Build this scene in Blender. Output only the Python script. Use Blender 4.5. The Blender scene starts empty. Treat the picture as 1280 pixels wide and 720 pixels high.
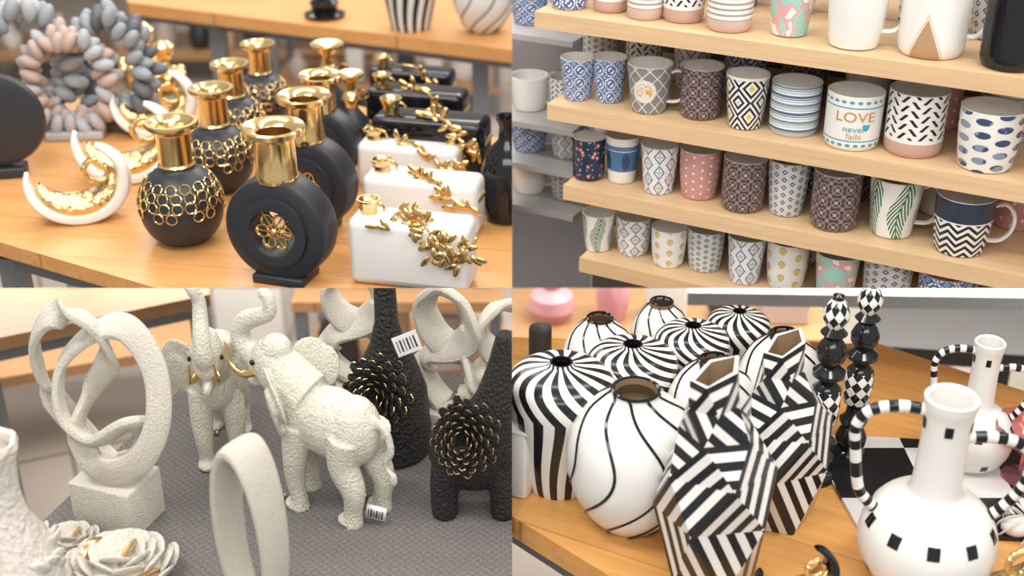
import bpy, bmesh, math, random
from mathutils import Vector, Matrix, noise
random.seed(7)
pi=math.pi
TH=math.radians(27); F=1600.0; CZ=1.9
CS,SN=math.cos(TH),math.sin(TH)
C=Vector((0,0,CZ))
# ---------------------------------------------------------------- camera
cd=bpy.data.cameras.new('camera'); cd.lens=45; cd.sensor_width=36; cd.clip_start=.05
cam=bpy.data.objects.new('camera',cd); bpy.context.collection.objects.link(cam)
cam.location=C; cam.rotation_euler=(math.radians(90)-TH,0,0); bpy.context.scene.camera=cam
cd.dof.use_dof=True; cd.dof.focus_distance=1.88; cd.dof.aperture_fstop=3.0
try: bpy.context.scene.view_settings.view_transform='Standard'
except Exception: pass
def ray(px,py):
    return Vector(((px-640)/F, CS+(360-py)/F*SN, -SN+(360-py)/F*CS))
def onz(px,py,z):
    d=ray(px,py); return C+d*((z-CZ)/d.z)
def depth(p): return p.y*CS-(p.z-CZ)*SN
# ---------------------------------------------------------------- materials
class N:
    def __init__(s,nt,k): s.nt=nt; s.k=k
    def m(s,op,*a):
        n=s.nt.nodes.new('ShaderNodeMath'); n.operation=op
        for i,v in enumerate((s,)+a):
            if isinstance(v,N): s.nt.links.new(v.k,n.inputs[i])
            else: n.inputs[i].default_value=float(v)
        return N(s.nt,n.outputs[0])
    def __add__(s,o): return s.m('ADD',o)
    __radd__=__add__
    def __sub__(s,o): return s.m('SUBTRACT',o)
    def __mul__(s,o): return s.m('MULTIPLY',o)
    __rmul__=__mul__
    def __truediv__(s,o): return s.m('DIVIDE',o)
    def fr(s): return s.m('FRACT')
    def fl(s): return s.m('FLOOR')
    def sin(s): return s.m('SINE')
    def abs(s): return s.m('ABSOLUTE')
    def lt(s,o): return s.m('LESS_THAN',o)
    def gt(s,o): return s.m('GREATER_THAN',o)
    def sq(s): return s*s
    def sqrt(s): return s.m('SQRT')
class Co: pass
def newmat(name,col,rough=.5,metal=0,**kw):
    m=bpy.data.materials.new(name); m.use_nodes=True; nt=m.node_tree
    b=nt.nodes['Principled BSDF']
    b.inputs['Base Color'].default_value=(*col,1); b.inputs['Roughness'].default_value=rough; b.inputs['Metallic'].default_value=metal
    for k,v in kw.items():
        b.inputs[k.replace('_',' ')].default_value=v
    return m,nt,b
def coords(nt):
    tc=nt.nodes.new('ShaderNodeTexCoord'); sp=nt.nodes.new('ShaderNodeSeparateXYZ')
    nt.links.new(tc.outputs['Object'],sp.inputs[0])
    c=Co(); c.x,c.y,c.z=[N(nt,sp.outputs[i]) for i in range(3)]
    c.u=c.y.m('ARCTAN2',c.x)*(1/(2*pi))+.5
    def comb(a,b,d):
        n=nt.nodes.new('ShaderNodeCombineXYZ')
        for i,v in enumerate((a,b,d)):
            if isinstance(v,N): nt.links.new(v.k,n.inputs[i])
            else: n.inputs[i].default_value=v
        return n.outputs[0]
    def noi(sc,vec=None,det=3):
        n=nt.nodes.new('ShaderNodeTexNoise'); n.inputs['Scale'].default_value=sc; n.inputs['Detail'].default_value=det
        nt.links.new(vec if vec else tc.outputs['Object'],n.inputs['Vector']); return N(nt,n.outputs[0])
    def vor(sc):
        n=nt.nodes.new('ShaderNodeTexVoronoi'); n.inputs['Scale'].default_value=sc
        nt.links.new(tc.outputs['Object'],n.inputs['Vector']); return N(nt,n.outputs['Distance'])
    c.noise=noi; c.vor=vor; c.comb=comb; c.tc=tc
    return c
def layer(nt,b,base,ls):
    cur=None
    for mask,col in ls:
        mx=nt.nodes.new('ShaderNodeMix'); mx.data_type='RGBA'
        if isinstance(mask,N): nt.links.new(mask.k,mx.inputs[0])
        else: mx.inputs[0].default_value=mask
        if cur is None: mx.inputs[6].default_value=(*base,1)
        else: nt.links.new(cur,mx.inputs[6])
        mx.inputs[7].default_value=(*col,1); cur=mx.outputs[2]
    if cur: nt.links.new(cur,b.inputs['Base Color'])
def pmat(name,base,fn,rough=.22,metal=0,**kw):
    m,nt,b=newmat(name,base,rough,metal,**kw); c=coords(nt); layer(nt,b,base,fn(c)); return m
def bump(m,sc,st,dist=.003,det=4):
    nt=m.node_tree; b=nt.nodes['Principled BSDF']; c=coords(nt)
    n=c.noise(sc,det=det); bp=nt.nodes.new('ShaderNodeBump'); bp.inputs['Strength'].default_value=st; bp.inputs['Distance'].default_value=dist
    nt.links.new(n.k,bp.inputs['Height']); nt.links.new(bp.outputs[0],b.inputs['Normal']); return m
W=(.80,.79,.77); K=(.012,.012,.015)
GOLD=newmat('gold_metal',(.82,.59,.28),.2,1)[0]
GOLD2=bump(newmat('gold_hammered',(.82,.61,.30),.22,1)[0],9,.5,.02)
BLK=newmat('black_matte',(.022,.024,.032),.42)[0]
BLG=newmat('black_gloss',(.008,.008,.011),.1)[0]
WHT=newmat('white_ceramic',W,.22)[0]
WHM=newmat('white_matte',(.75,.74,.73),.4)[0]
BLT=bump(newmat('black_textured',(.022,.02,.02),.4)[0],60,.8,.02)
STONE=bump(pmat('sandstone',(.68,.64,.56),lambda c:[(c.noise(120).gt(.62),(.46,.41,.34)),(c.noise(9)*.4,(.76,.73,.66)),(c.noise(150).gt(.66),(.8,.78,.72))],.95),130,.6,.008)
ELEM=bump(pmat('elephant_resin',(.65,.63,.54),lambda c:[(c.noise(6)*.5,(.73,.72,.64)),(c.noise(90).gt(.64),(.46,.42,.32))],.6),75,.5,.012)
METG=newmat('grey_metal',(.18,.19,.21),.4,.4)[0]
DARK=newmat('dark_wood',(.035,.032,.03),.5)[0]
TAG=newmat('paper_tag',(.8,.8,.82),.6)[0]
def wood(name,a,b_,ang,pl=.11,rough=.35):
    def fn(c):
        ca,sa=math.cos(ang),math.sin(ang)
        l=c.x*ca+c.y*sa; w=c.x*(-sa)+c.y*ca
        g=c.noise(3,c.comb(l*1.2,w*22,c.z*20),6)
        g2=c.noise(5,c.comb(l*.6,w*60,c.z*60),3)
        pid=(w/pl).fl()
        tone=(pid*12.9898).sin()*.5+.5
        ln=((w/pl).fr()-.5).abs().gt(.492)
        return [((g-.35)*1.6,b_),((g2.gt(.56))*.25,tuple(x*.72 for x in b_)),(tone*.22,tuple(min(1,x*1.25) for x in a)),(ln*.5,tuple(x*.4 for x in b_))]
    return pmat(name,a,fn,rough)
WOODT=wood('oak_table',(.70,.36,.13),(.54,.25,.08),-.16,.14)
WOODR=wood('oak_table_right',(.72,.37,.115),(.56,.26,.075),-.5,.14)
PINE=wood('pine_shelf',(.66,.46,.27),(.54,.36,.19),-.47,.5,.5)
BACKW=wood('brown_wood',(.40,.22,.10),(.3,.15,.06),.3)
FAB=bump(pmat('grey_fabric',(.13,.12,.118),lambda c:[(c.noise(300,det=2).gt(.5),(.19,.175,.17)),(((c.x*520).sin()*(c.y*520).sin()).gt(.1)*.5,(.08,.074,.072)),(c.noise(5)*.4,(.16,.15,.145))],.95),400,.6,.003)
def tile(c):
    a=((c.x*.92+c.y*.38)/.6).fr(); b=((c.y*.92-c.x*.38)/.6).fr()
    g=((a-.5).abs().gt(.49)+(b-.5).abs().gt(.49)).gt(.5)
    return [(c.noise(3)*.8,(.48,.41,.35)),(g,(.2,.17,.14))]
FLOOR=pmat('floor_tiles',(.33,.28,.24),tile,.25)
def ab(c,n,k,par=0):
    U=c.u*n; a=U.fr()-.5
    b=((c.z*k+(U.fl()*.5 if par else 0)).fr())-.5
    return a,b,U.fl()
def p_tile(c):
    a,b,_=ab(c,8,3.2); r=(a.sq()+b.sq()).sqrt()
    return [(((r*26).sin()).gt(.05),(.05,.13,.38)),((a.abs()+b.abs()).gt(.8),(.35,.47,.68)),((a*b*90).sin().gt(.55),(.05,.12,.32))]
def p_lat(c):
    d1=((c.u*9+c.z*3.2).fr()-.5).abs().lt(.05); d2=((c.u*9-c.z*3.2).fr()-.5).abs().lt(.05)
    o=((c.u-.24).abs()*2.6).sq()+(c.z-.5).sq()
    return [((d1+d2).gt(.5),(.7,.7,.7)),(o.lt(.06),(.74,.72,.67)),((o.lt(.03)*c.noise(22).gt(.52)),(.7,.38,.08))]
def p_dark(c):
    a,b,_=ab(c,11,4.5); r=(a.sq()+b.sq()).sqrt()
    return [((r*22).sin().gt(.1),(.26,.15,.11)),(r.lt(.12),(.58,.47,.34)),((a.abs()-b.abs()).abs().lt(.04),(.30,.28,.30))]
def p_dia(c):
    a,b,_=ab(c,5,1.85); s=a.abs()+b.abs()
    return [((s*26).sin().gt(0),(.01,.012,.025)),(s.lt(.12),(.75,.5,.08)),(c.z.gt(.95),W)]
def p_str(c):
    f=(c.z*6).fr(); q=((c.z*6).fl()*.5).fr()
    return [(f.gt(.5),(.08,.13,.24)),((f.gt(.2)*f.lt(.38)),(.36,.60,.72)),((f.gt(.5)*q.gt(.3)),(.20,.25,.33)),((f.gt(.62)*f.lt(.7)),W)]
def p_love(c):
    a,b,_=ab(c,22,1)
    d=(a.sq()+(c.z-.9).sq()*120).lt(.10); d2=(a.sq()+(c.z-.12).sq()*120).lt(.10)
    hz=(c.z-.44); ht=((c.u-.345)*2.6); heart=(ht.sq()+(hz-ht.abs()*.7).sq()).lt(.0036)
    return [((d+d2).gt(.5),(.06,.33,.46)),(((c.z-.80).abs().lt(.012)+(c.z-.2).abs().lt(.012)),(.06,.33,.46)),(heart,(.05,.40,.56))]
def p_dash(c):
    a,b,f=ab(c,17,7,1); sg=((f*.5).fr().gt(.2))*2-1
    m=((a+b*sg*.8).abs().lt(.18))*(b.abs().lt(.38))*(a.abs().lt(.42))*c.z.gt(.3)
    return [(m,K),(c.z.lt(.24),(.54,.35,.29))]
def p_blob(c):
    a,b,f=ab(c,9,4.6,1); r=a.sq()+b.sq()*2.0
    return [(r.lt(.15),(.04,.07,.15)),((r.lt(.15)*c.noise(5).gt(.5)),(.24,.30,.40))]
def p_flor(c):
    v=c.vor(6); w=c.vor(9)
    return [(v.lt(.30),(.52,.17,.14)),(v.lt(.15),(.75,.6,.5)),((w.lt(.18)*v.gt(.32)),(.30,.48,.48))]
def p_eleph(c):
    return [((c.z.gt(.28)*c.z.lt(.72)),(.07,.18,.36)),(((c.z-.5).sq()*6+((c.u*5).fr()-.5).sq()*5).lt(.22),(.03,.06,.16)),(((c.z*26).sin().gt(.3)*c.z.gt(.72)*c.z.lt(.85)),(.1,.2,.42))]
def p_geo(c):
    a,b,f=ab(c,9,3,1); s=a.abs()+b.abs()
    return [((s.gt(.36)*s.lt(.5)),(.10,.19,.38)),((a*b).abs().lt(.006)*s.lt(.33),(.2,.3,.5)),((s.lt(.16)),(.66,.50,.25))]
def p_pink(c):
    a,b,f=ab(c,15,6,1); return [((a.sq()+b.sq()).lt(.025),(.82,.72,.69))]
def p_gdot(c):
    a,b,f=ab(c,15,7,1); s=a.abs()+b.abs(); return [(s.lt(.36),(.10,.13,.21)),(s.lt(.12),W)]
def p_pine(c):
    a,b,f=ab(c,8,3.4,1); r=a.sq()*1.8+b.sq()
    return [(r.lt(.07),(.68,.50,.2)),((r.gt(.07)*r.lt(.10)*b.gt(0)),(.12,.36,.34))]
def p_leaf(c):
    U=c.u*5+(c.z*5).sin()*.12; a=(U.fr()-.5).abs(); zz=c.z*8+a*9
    m=(zz.fr().gt(.42))*(a.lt(.36))*(a+((c.z-.5).abs()*.45)).lt(.40)
    return [(m,(.06,.19,.09)),(a.lt(.018),(.05,.14,.08))]
def p_chev(c):
    t=((c.u*9).fr()-.5).abs()*2
    return [(((c.z*8+t).fr()).gt(.5),K),(c.z.gt(.62),(.025,.035,.06)),(((c.z-.62).abs().lt(.012)),W)]
def p_thin(c):
    return [((c.z*70).sin().gt(.4)*c.z.lt(.7),(.35,.3,.3)),(c.z.lt(.2),(.58,.43,.37))]
def p_mer(c):
    n=c.noise(3); return [(n.gt(.5),(.34,.60,.53)),((n.gt(.42)*n.lt(.5)),(.72,.36,.38))]
def p_tri(c):
    a=(c.u-.22).abs()*2.6; return [((a+c.z*.45).lt(.22),(.45,.28,.16)),(((a+c.z*.45-.24).abs()).lt(.008),(.7,.5,.3))]
P={}
for nm,base,fn in [('tile',W,p_tile),('lat',(.23,.23,.23),p_lat),('dark',(.045,.04,.065),p_dark),('dia',W,p_dia),('str',W,p_str),('love',W,p_love),
 ('dash',W,p_dash),('blob',W,p_blob),('flor',(.015,.032,.075),p_flor),('eleph',W,p_eleph),('geo',W,p_geo),('pink',(.56,.29,.27),p_pink),
 ('gdot',(.62,.62,.62),p_gdot),('pine',W,p_pine),('leaf',W,p_leaf),('chev',W,p_chev),('thin',W,p_thin),('mer',W,p_mer),('tri',W,p_tri)]:
    P[nm]=pmat('mug_'+nm,base,fn,.28)
P['white']=WHT; P['black']=BLG
# ---------------------------------------------------------------- mesh builder
class B:
    def __init__(s): s.v=[];s.f=[];s.m=[]
    def add(s,vs,fs,m=0,M=None):
        o=len(s.v)
        s.v+=[(M@Vector(p)) if M else Vector(p) for p in vs]
        s.f+=[tuple(i+o for i in f) for f in fs]
        s.m+=(list(m) if isinstance(m,(list,tuple)) else [m]*len(fs))
        return s
    def lathe(s,prof,seg=48,m=0,M=None,mod=None):
        vs=[];fs=[];ms=[]
        for j,p in enumerate(prof):
            for i in range(seg):
                a=2*pi*i/seg; r=p[0]*(mod(a,p[1]) if mod else 1)
                vs.append((r*math.cos(a),r*math.sin(a),p[1]))
        for j in range(len(prof)-1):
            mm=prof[j+1][2] if len(prof[j+1])>2 else m
            for i in range(seg):
                k=(i+1)%seg
                fs.append((j*seg+i,j*seg+k,(j+1)*seg+k,(j+1)*seg+i)); ms.append(mm)
        return s.add(vs,fs,ms,M)
    def sweep(s,path,w,t,seg=12,closed=False,ref=None,twist=0,m=0,M=None,p=1.0,alt=None):
        n=len(path); path=[Vector(q) for q in path]
        T=[]
        for i in range(n):
            a=path[(i-1)%n] if (closed or i>0) else path[i]; b=path[(i+1)%n] if (closed or i<n-1) else path[i]
            T.append((b-a).normalized())
        Nn=[];cur=None
        for i in range(n):
            if ref: r=ref(i/n); r=r if isinstance(r,Vector) else Vector(r)
            else:
                r=cur if cur is not None else (Vector((0,0,1)) if abs(T[0].z)<.9 else Vector((1,0,0)))
            r=(r-T[i]*r.dot(T[i]))
            if r.length<1e-6: r=T[i].orthogonal()
            cur=r.normalized(); Nn.append(cur)
        vs=[];fs=[];ms=[]
        for i in range(n):
            f=i/(n if closed else n-1)
            n0=Nn[i]; b0=T[i].cross(n0); a=twist*f
            n1=n0*math.cos(a)+b0*math.sin(a); b1=T[i].cross(n1)
            ww=w(f) if callable(w) else w; tt=t(f) if callable(t) else t
            for k in range(seg):
                q=2*pi*k/seg; c=math.cos(q); d=math.sin(q)
                c=math.copysign(abs(c)**p,c); d=math.copysign(abs(d)**p,d)
                vs.append(path[i]+n1*(tt*c)+b1*(ww*d))
        for i in range(n if closed else n-1):
            j=(i+1)%n
            for k in range(seg):
                l=(k+1)%seg; fs.append((i*seg+k,i*seg+l,j*seg+l,j*seg+k)); ms.append(alt(i) if alt else m)
        if not closed:
            fs.append(tuple(range(seg))[::-1]); fs.append(tuple((n-1)*seg+k for k in range(seg))); ms+=[ms[0],ms[-1]]
        return s.add(vs,fs,ms,M)
    def tube(s,path,r,seg=10,closed=False,m=0,M=None,alt=None): return s.sweep(path,r,r,seg,closed,None,0,m,M,1,alt)
    def ball(s,c,r,m=0,seg=16,rings=10,rot=None,M=None):
        r=(r,r,r) if not isinstance(r,(tuple,list)) else r
        X=Matrix.Translation(Vector(c))@(rot.to_4x4() if rot else Matrix())@Matrix.Diagonal((*r,1))
        if M: X=M@X
        vs=[(0,0,-1)];fs=[]
        for j in range(1,rings):
            a=-pi/2+pi*j/rings
            for i in range(seg): q=2*pi*i/seg; vs.append((math.cos(a)*math.cos(q),math.cos(a)*math.sin(q),math.sin(a)))
        vs.append((0,0,1)); e=len(vs)-1
        for i in range(seg): fs.append((0,1+(i+1)%seg,1+i)); fs.append((e,e-seg+i,e-seg+(i+1)%seg))
        for j in range(rings-2):
            for i in range(seg):
                k=(i+1)%seg; fs.append((1+j*seg+i,1+j*seg+k,1+(j+1)*seg+k,1+(j+1)*seg+i))
        return s.add(vs,fs,m,X)
    def box(s,c,d,m=0,bev=0,rot=None,M=None,segs=3):
        bm=bmesh.new(); bmesh.ops.create_cube(bm,size=1)
        bm.transform(Matrix.Diagonal((*d,1)))
        if bev: bmesh.ops.bevel(bm,geom=bm.edges[:],offset=bev,segments=segs,profile=.5,affect='EDGES')
        X=Matrix.Translation(Vector(c))@(rot.to_4x4() if rot else Matrix())
        if M: X=M@X
        bm.verts.index_update()
        s.add([v.co.copy() for v in bm.verts],[tuple(v.index for v in f.verts) for f in bm.faces],m,X); bm.free(); return s
    def prism(s,pts,z0,z1,m=0):
        n=len(pts); vs=[(p[0],p[1],z1) for p in pts]+[(p[0],p[1],z0) for p in pts]
        fs=[tuple(range(n)),tuple(range(2*n-1,n-1,-1))]+[(i,i+n,(i+1)%n+n,(i+1)%n) for i in range(n)]
        return s.add(vs,fs,m)
    def remesh(s,vox,it=4):
        me=bpy.data.meshes.new('t'); me.from_pydata(s.v,[],s.f); o=bpy.data.objects.new('t',me); bpy.context.collection.objects.link(o)
        r=o.modifiers.new('r','REMESH'); r.mode='VOXEL'; r.voxel_size=vox
        q=o.modifiers.new('s','SMOOTH'); q.factor=.5; q.iterations=it
        dg=bpy.context.evaluated_depsgraph_get(); e=o.evaluated_get(dg); m2=e.to_mesh()
        b=B(); b.add([v.co.copy() for v in m2.vertices],[tuple(p.vertices) for p in m2.polygons],0)
        e.to_mesh_clear(); bpy.data.objects.remove(o); return b
    def done(s,name,mats,loc=(0,0,0),rz=0,sc=1,quad=None,ang=38,R=None):
        Mx=Matrix.Translation(Vector(loc))@(R if R else Matrix.Rotation(rz,4,'Z'))@Matrix.Diagonal((*(sc if isinstance(sc,(tuple,list)) else (sc,sc,sc)),1))
        me=bpy.data.meshes.new(name); me.from_pydata(s.v,[],s.f)
        for m in mats: me.materials.append(m)
        me.polygons.foreach_set('material_index',s.m); me.polygons.foreach_set('use_smooth',[True]*len(s.f)); me.update()
        bm=bmesh.new(); bm.from_mesh(me); bmesh.ops.recalc_face_normals(bm,faces=bm.faces[:])
        if quad:
            bm.transform(Mx)
            for no,co in [(Vector((1 if quad[1]=='L' else -1,0,0)),Vector((0,0,0))),((Vector((0,SN,CS)) if quad[0]=='B' else Vector((0,-SN,-CS))),C)]:
                ds=[(v.co-co).dot(no) for v in bm.verts]
                if ds and max(ds)>0:
                    if min(ds)>=0: bm.free(); bpy.data.meshes.remove(me); return None
                    g=bmesh.ops.bisect_plane(bm,geom=bm.verts[:]+bm.edges[:]+bm.faces[:],plane_co=co,plane_no=no,clear_outer=True)
                    ed=[x for x in g['geom_cut'] if isinstance(x,bmesh.types.BMEdge)]
                    try: bmesh.ops.holes_fill(bm,edges=ed,sides=0)
                    except Exception: pass
            bm.transform(Mx.inverted())
        bm.to_mesh(me); bm.free()
        if ang: me.set_sharp_from_angle(angle=math.radians(ang))
        o=bpy.data.objects.new(name,me); bpy.context.collection.objects.link(o); o.matrix_world=Mx; return o
def cr(pts,n=8,closed=False):
    pts=[Vector(p) for p in pts]; L=len(pts); out=[]
    for i in range(L if closed else L-1):
        g=lambda k: pts[k%L] if closed else pts[max(0,min(L-1,k))]
        a,b,c,d=g(i-1),g(i),g(i+1),g(i+2)
        for k in range(n):
            t=k/n; out.append(.5*((2*b)+(c-a)*t+(2*a-5*b+4*c-d)*t*t+(3*b-a-3*c+d)*t**3))
    if not closed: out.append(pts[-1])
    return out
def place(cx,top,bot,z,rb=0,rt=0):
    d=ray(cx,bot); s=-d.z/d.length; co=math.sqrt(1-s*s)
    b=bot-rb*s; hp=b-(top+rt*s)
    bx=640+(cx-640)*(1-hp/2/3200)
    p=onz(bx,b,z); h=hp*depth(p)/F/co
    return p,h
ZU=.96; ZL=.81
# ================================================================ ROOM
B().box((0,4.4,-.02),(11,10,.04)).done('floor',[FLOOR],ang=0)
wm=newmat('wall_paint',(.75,.72,.68),.8)[0]
B().box((0,9.4,1.5),(11,.1,3)).done('wall_back',[wm],ang=0)
B().box((-5.5,4.4,1.5),(.1,10,3)).done('wall_left',[wm],ang=0)
B().box((5.5,4.4,1.5),(.1,10,3)).done('wall_right',[wm],ang=0)
# low product racks standing on the shop floor, far behind the displays
PC=[newmat('product_'+n,c,.4)[0] for n,c in [('pink',(.6,.28,.3)),('white',(.72,.7,.67)),('tan',(.55,.38,.24)),('black',(.03,.03,.035)),('blush',(.55,.45,.42))]]
def product_rack(x,y,w,quad,seed,levels=(.12,.42,.72),d=.4):
    rnd=random.Random(seed); b=B()
    for z in levels: b.box((x,y,z),(w,d,.03),5)
    for sx in (-1,1):
        for sy in (-1,1): b.box((x+sx*(w/2-.02),y+sy*(d/2-.02),max(levels)/2),(.03,.03,max(levels)),6)
    for z in levels:
        xx=x-w/2+.1
        while xx<x+w/2-.08:
            m=rnd.randrange(5); r=rnd.uniform(.035,.06); hh=rnd.uniform(.1,.2)
            if rnd.random()<.4: b.box((xx,y-.08,z+.015+hh/2),(r*2,r*1.6,hh),m,.006)
            else: b.lathe([(0,0),(r*.7,0),(r,hh*.3),(r*.9,hh*.6),(r*.4,hh*.8),(r*.5,hh),(0,hh)],16,m,Matrix.Translation((xx,y-.08,z+.015)))
            xx+=r*2+rnd.uniform(.02,.06)
    b.done('product_rack',PC+[BACKW,METG],quad=quad)
product_rack(-1.55,6.1,1.9,'TL',3); product_rack(.0-.55,5.6,1.0,'TL',5,(.12,.42))
product_rack(.40,2.95,.8,'BR',8,(.10,.34)); product_rack(-.30,3.15,.55,'BL',9,(.08,.34))
# ================================================================ TOP LEFT
def poly(pxs,z): return [onz(a,b,z) for a,b in pxs]
t=B(); pts=poly([(-160,256),(-130,120),(430,128),(760,205),(760,525)],ZU); t.prism(pts,ZU-.028,ZU)
pts2=poly([(-150,266),(-120,130),(430,136),(750,215),(750,515)],ZU-.03)
t.prism(pts2,ZU-.07,ZU-.03,1)
for a,b in [(15,318),(600,190),(60,140)]:
    q=onz(a,b,ZU-.05); t.box((q.x,q.y,(ZU-.05)/2),(.04,.04,ZU-.05),1)
t.done('display_table',[WOODT,METG],quad='TL',ang=20)
t=B(); pts=poly([(140,-60),(160,3),(400,33),(720,72),(720,-60)],ZU); t.prism(pts,ZU-.035,ZU)
pts=poly([(152,-40),(172,8),(400,38),(720,78),(720,-40)],ZU-.036); t.prism(pts,ZU-.075,ZU-.036,1)
for a,b in [(172,16),(268,28),(600,60)]:
    q=onz(a,b,ZU-.05); t.box((q.x,q.y+.03,(ZU-.05)/2),(.045,.045,ZU-.05),1)
t.done('display_table',[WOODT,METG],quad='TL',ang=20)
def ring_vase(loc,h,quad='TL'):
    b=B()
    pr=[(0,0),(.15,0),(.17,.008),(.25,.07),(.305,.17),(.325,.29),(.31,.40),(.265,.50),(.20,.57),(.145,.605),(.135,.63)]
    prof=[Vector((r,0,z)) for r,z in pr[2:]]; sm=cr(prof,4)
    b.lathe([(0,0),(.15,0)]+[(v.x,v.z) for v in sm],56,0)
    b.lathe([(.135,.62),(.142,.64),(.13,.655),(.13,.89),(.135,.905),(.165,.93),(.2,.945),(.205,.97),(.2,.985),(.165,.985),(.13,.955),(.11,.93),(.1,.7),(0,.7)],48,1)
    def R(z):
        for i in range(len(sm)-1):
            if sm[i].z<=z<=sm[i+1].z:
                f=(z-sm[i].z)/(sm[i+1].z-sm[i].z+1e-9); return sm[i].x+(sm[i+1].x-sm[i].x)*f
        return .3
    for row,(z,n) in enumerate([(.31,20),(.385,20),(.455,18),(.515,15)]):
        r=R(z); dr_=(R(z+.01)-R(z-.01))/.02; up=Vector((dr_,0,1)).normalized()
        for i in range(n):
            if row==0 and i%3==0: continue
            a=2*pi*(i+.5*(row%2))/n; er=Vector((math.cos(a),math.sin(a),0)); et=Vector((-math.sin(a),math.cos(a),0))
            uu=er*up.x+Vector((0,0,up.z)); c=er*(r+.006)+Vector((0,0,z))
            rr=.041
            b.tube([c+et*(rr*math.cos(q*pi/7))+uu*(rr*math.sin(q*pi/7)) for q in range(14)],.006,6,True,1)
    return b.done('round_vase',[BLK,GOLD],loc,random.random(),h,quad)
for cx,tp,bt in [(223,141,309),(270,101,243),(292,72,196),(326,48,160)]:
    s=(bt-tp); p,h=place(cx,tp,bt,ZU,.15*s,.2*s); ring_vase(p,h)
def disc_vase(loc,h,rz):
    b=B(); X=Matrix.Translation((0,0,.355))@Matrix.Rotation(pi/2,4,'X')
    th=.14
    prof=[(.15,-th),(.17,-th*1.02),(.22,-th),(.225,-th*.8),(.30,-th*.8),(.325,-th*.7),(.335,-th*.5),(.335,th*.5),(.325,th*.7),(.30,th*.8),(.225,th*.8),(.22,th),(.17,th*1.02),(.15,th),(.15,-th)]
    b.lathe(prof,64,0,X)
    b.box((0,0,.03),(.34,.26,.06),0,.015)
    b.lathe([(.0,.66),(.125,.66),(.13,.70),(.122,.715),(.122,.91),(.13,.93),(.185,.955),(.19,.985),(.18,.995),(.13,.98),(.105,.95),(.10,.75),(0,.75)],40,1)
    for i in range(6):
        a=pi/3*i; c=Vector((.08*math.cos(a),-.10,.355+.08*math.sin(a)))
        b.tube([c+Vector((.04*math.cos(q*pi/6),0,.04*math.sin(q*pi/6))) for q in range(12)],.009,6,True,1)
        b.tube([(0,-.10,.355),(.15*math.cos(a),-.10,.355+.15*math.sin(a))],.006,6,False,1)
    b.ball((0,-.10,.355),.03,1)
    return b.done('disc_vase',[BLK,GOLD],loc,rz,h,'TL')
for cx,tp,bt in [(350,150,356),(386,112,292),(404,88,232)]:
    s=bt-tp; p,h=place(cx,tp,bt,ZU,.1*s,.18*s); disc_vase(p,h,-.3)
def tall_bottle(loc,h):
    b=B(); b.lathe([(0,0),(.14,0),(.2,.1),(.22,.25),(.18,.4),(.1,.5),(.07,.55)],32,0)
    b.lathe([(.07,.54),(.08,.6),(.12,.66),(.1,.72),(.06,.76),(.06,.86),(.1,.9),(.16,.94),(.17,.97),(.1,.96),(0,.93)],32,1)
    for k in range(12):
        a=2*pi*k/12; c=Vector((.22*math.cos(a),.22*math.sin(a),.3)); et=Vector((-math.sin(a),math.cos(a),0))
        b.tube([c+et*(.05*math.cos(q*pi/6))+Vector((0,0,.05*math.sin(q*pi/6))) for q in range(12)],.01,5,True,1)
    b.tube([(.12+.09*math.cos(q*pi/8),0,.7+.06*math.sin(q*pi/8)) for q in range(16)],.01,6,True,1)
    return b.done('gold_neck_bottle',[BLK,GOLD],loc,0,h,'TL')
for cx,tp,bt in [(412,52,172),(440,88,190)]:
    p,h=place(cx,tp,bt,ZU,10,10); tall_bottle(p,h)
def crescent(loc,h,rz,quad='TL',mats=None,name='crescent_ornament',kx=1.0):
    b=B(); R=.40
    A0,A1=165,420
    path=[(R*math.cos(a)*1.25*kx,0,.47+R*math.sin(a)*1.02) for a in [math.radians(A0+(A1-A0)*i/44) for i in range(45)]]
    tp=lambda f: max(.012,(math.sin(pi*min(1,max(0,f*.94+.03)))**.6))
    b.sweep(path,lambda f:.24*tp(f),lambda f:.095*tp(f),16,False,lambda f:Vector((math.cos(math.radians(A0+(A1-A0)*f)),0,math.sin(math.radians(A0+(A1-A0)*f)))),0,0,None,.8)
    path=[(.30*math.cos(a)*1.25*kx,-.02,.44+.27*math.sin(a)) for a in [math.radians(178+(385-178)*i/32) for i in range(33)]]
    b.sweep(path,lambda f:.20*tp(f)+.004,lambda f:.12*tp(f)+.004,14,False,lambda f:Vector((math.cos(math.radians(178+207*f)),0,math.sin(math.radians(178+207*f)))),0,1,None,.8)
    b.tube([((.24+.16*math.cos(q*.45+1.5)*(1-q/30))*kx,-.1,.56+.15*math.sin(q*.45+1.5)*(1-q/30)) for q in range(14)],.035,8,False,1)
    b.ball((0,0,.045),(.2*kx,.15,.045),0)
    return b.done(name,mats or [WHT,GOLD2],loc,rz,h,quad)
for cx,tp,bt in [(94,172,278),(154,120,228),(190,82,172)]:
    p,h=place(cx,tp,bt,ZU,14,0); crescent(p,h*1.05,.25+random.random()*.1)
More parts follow.
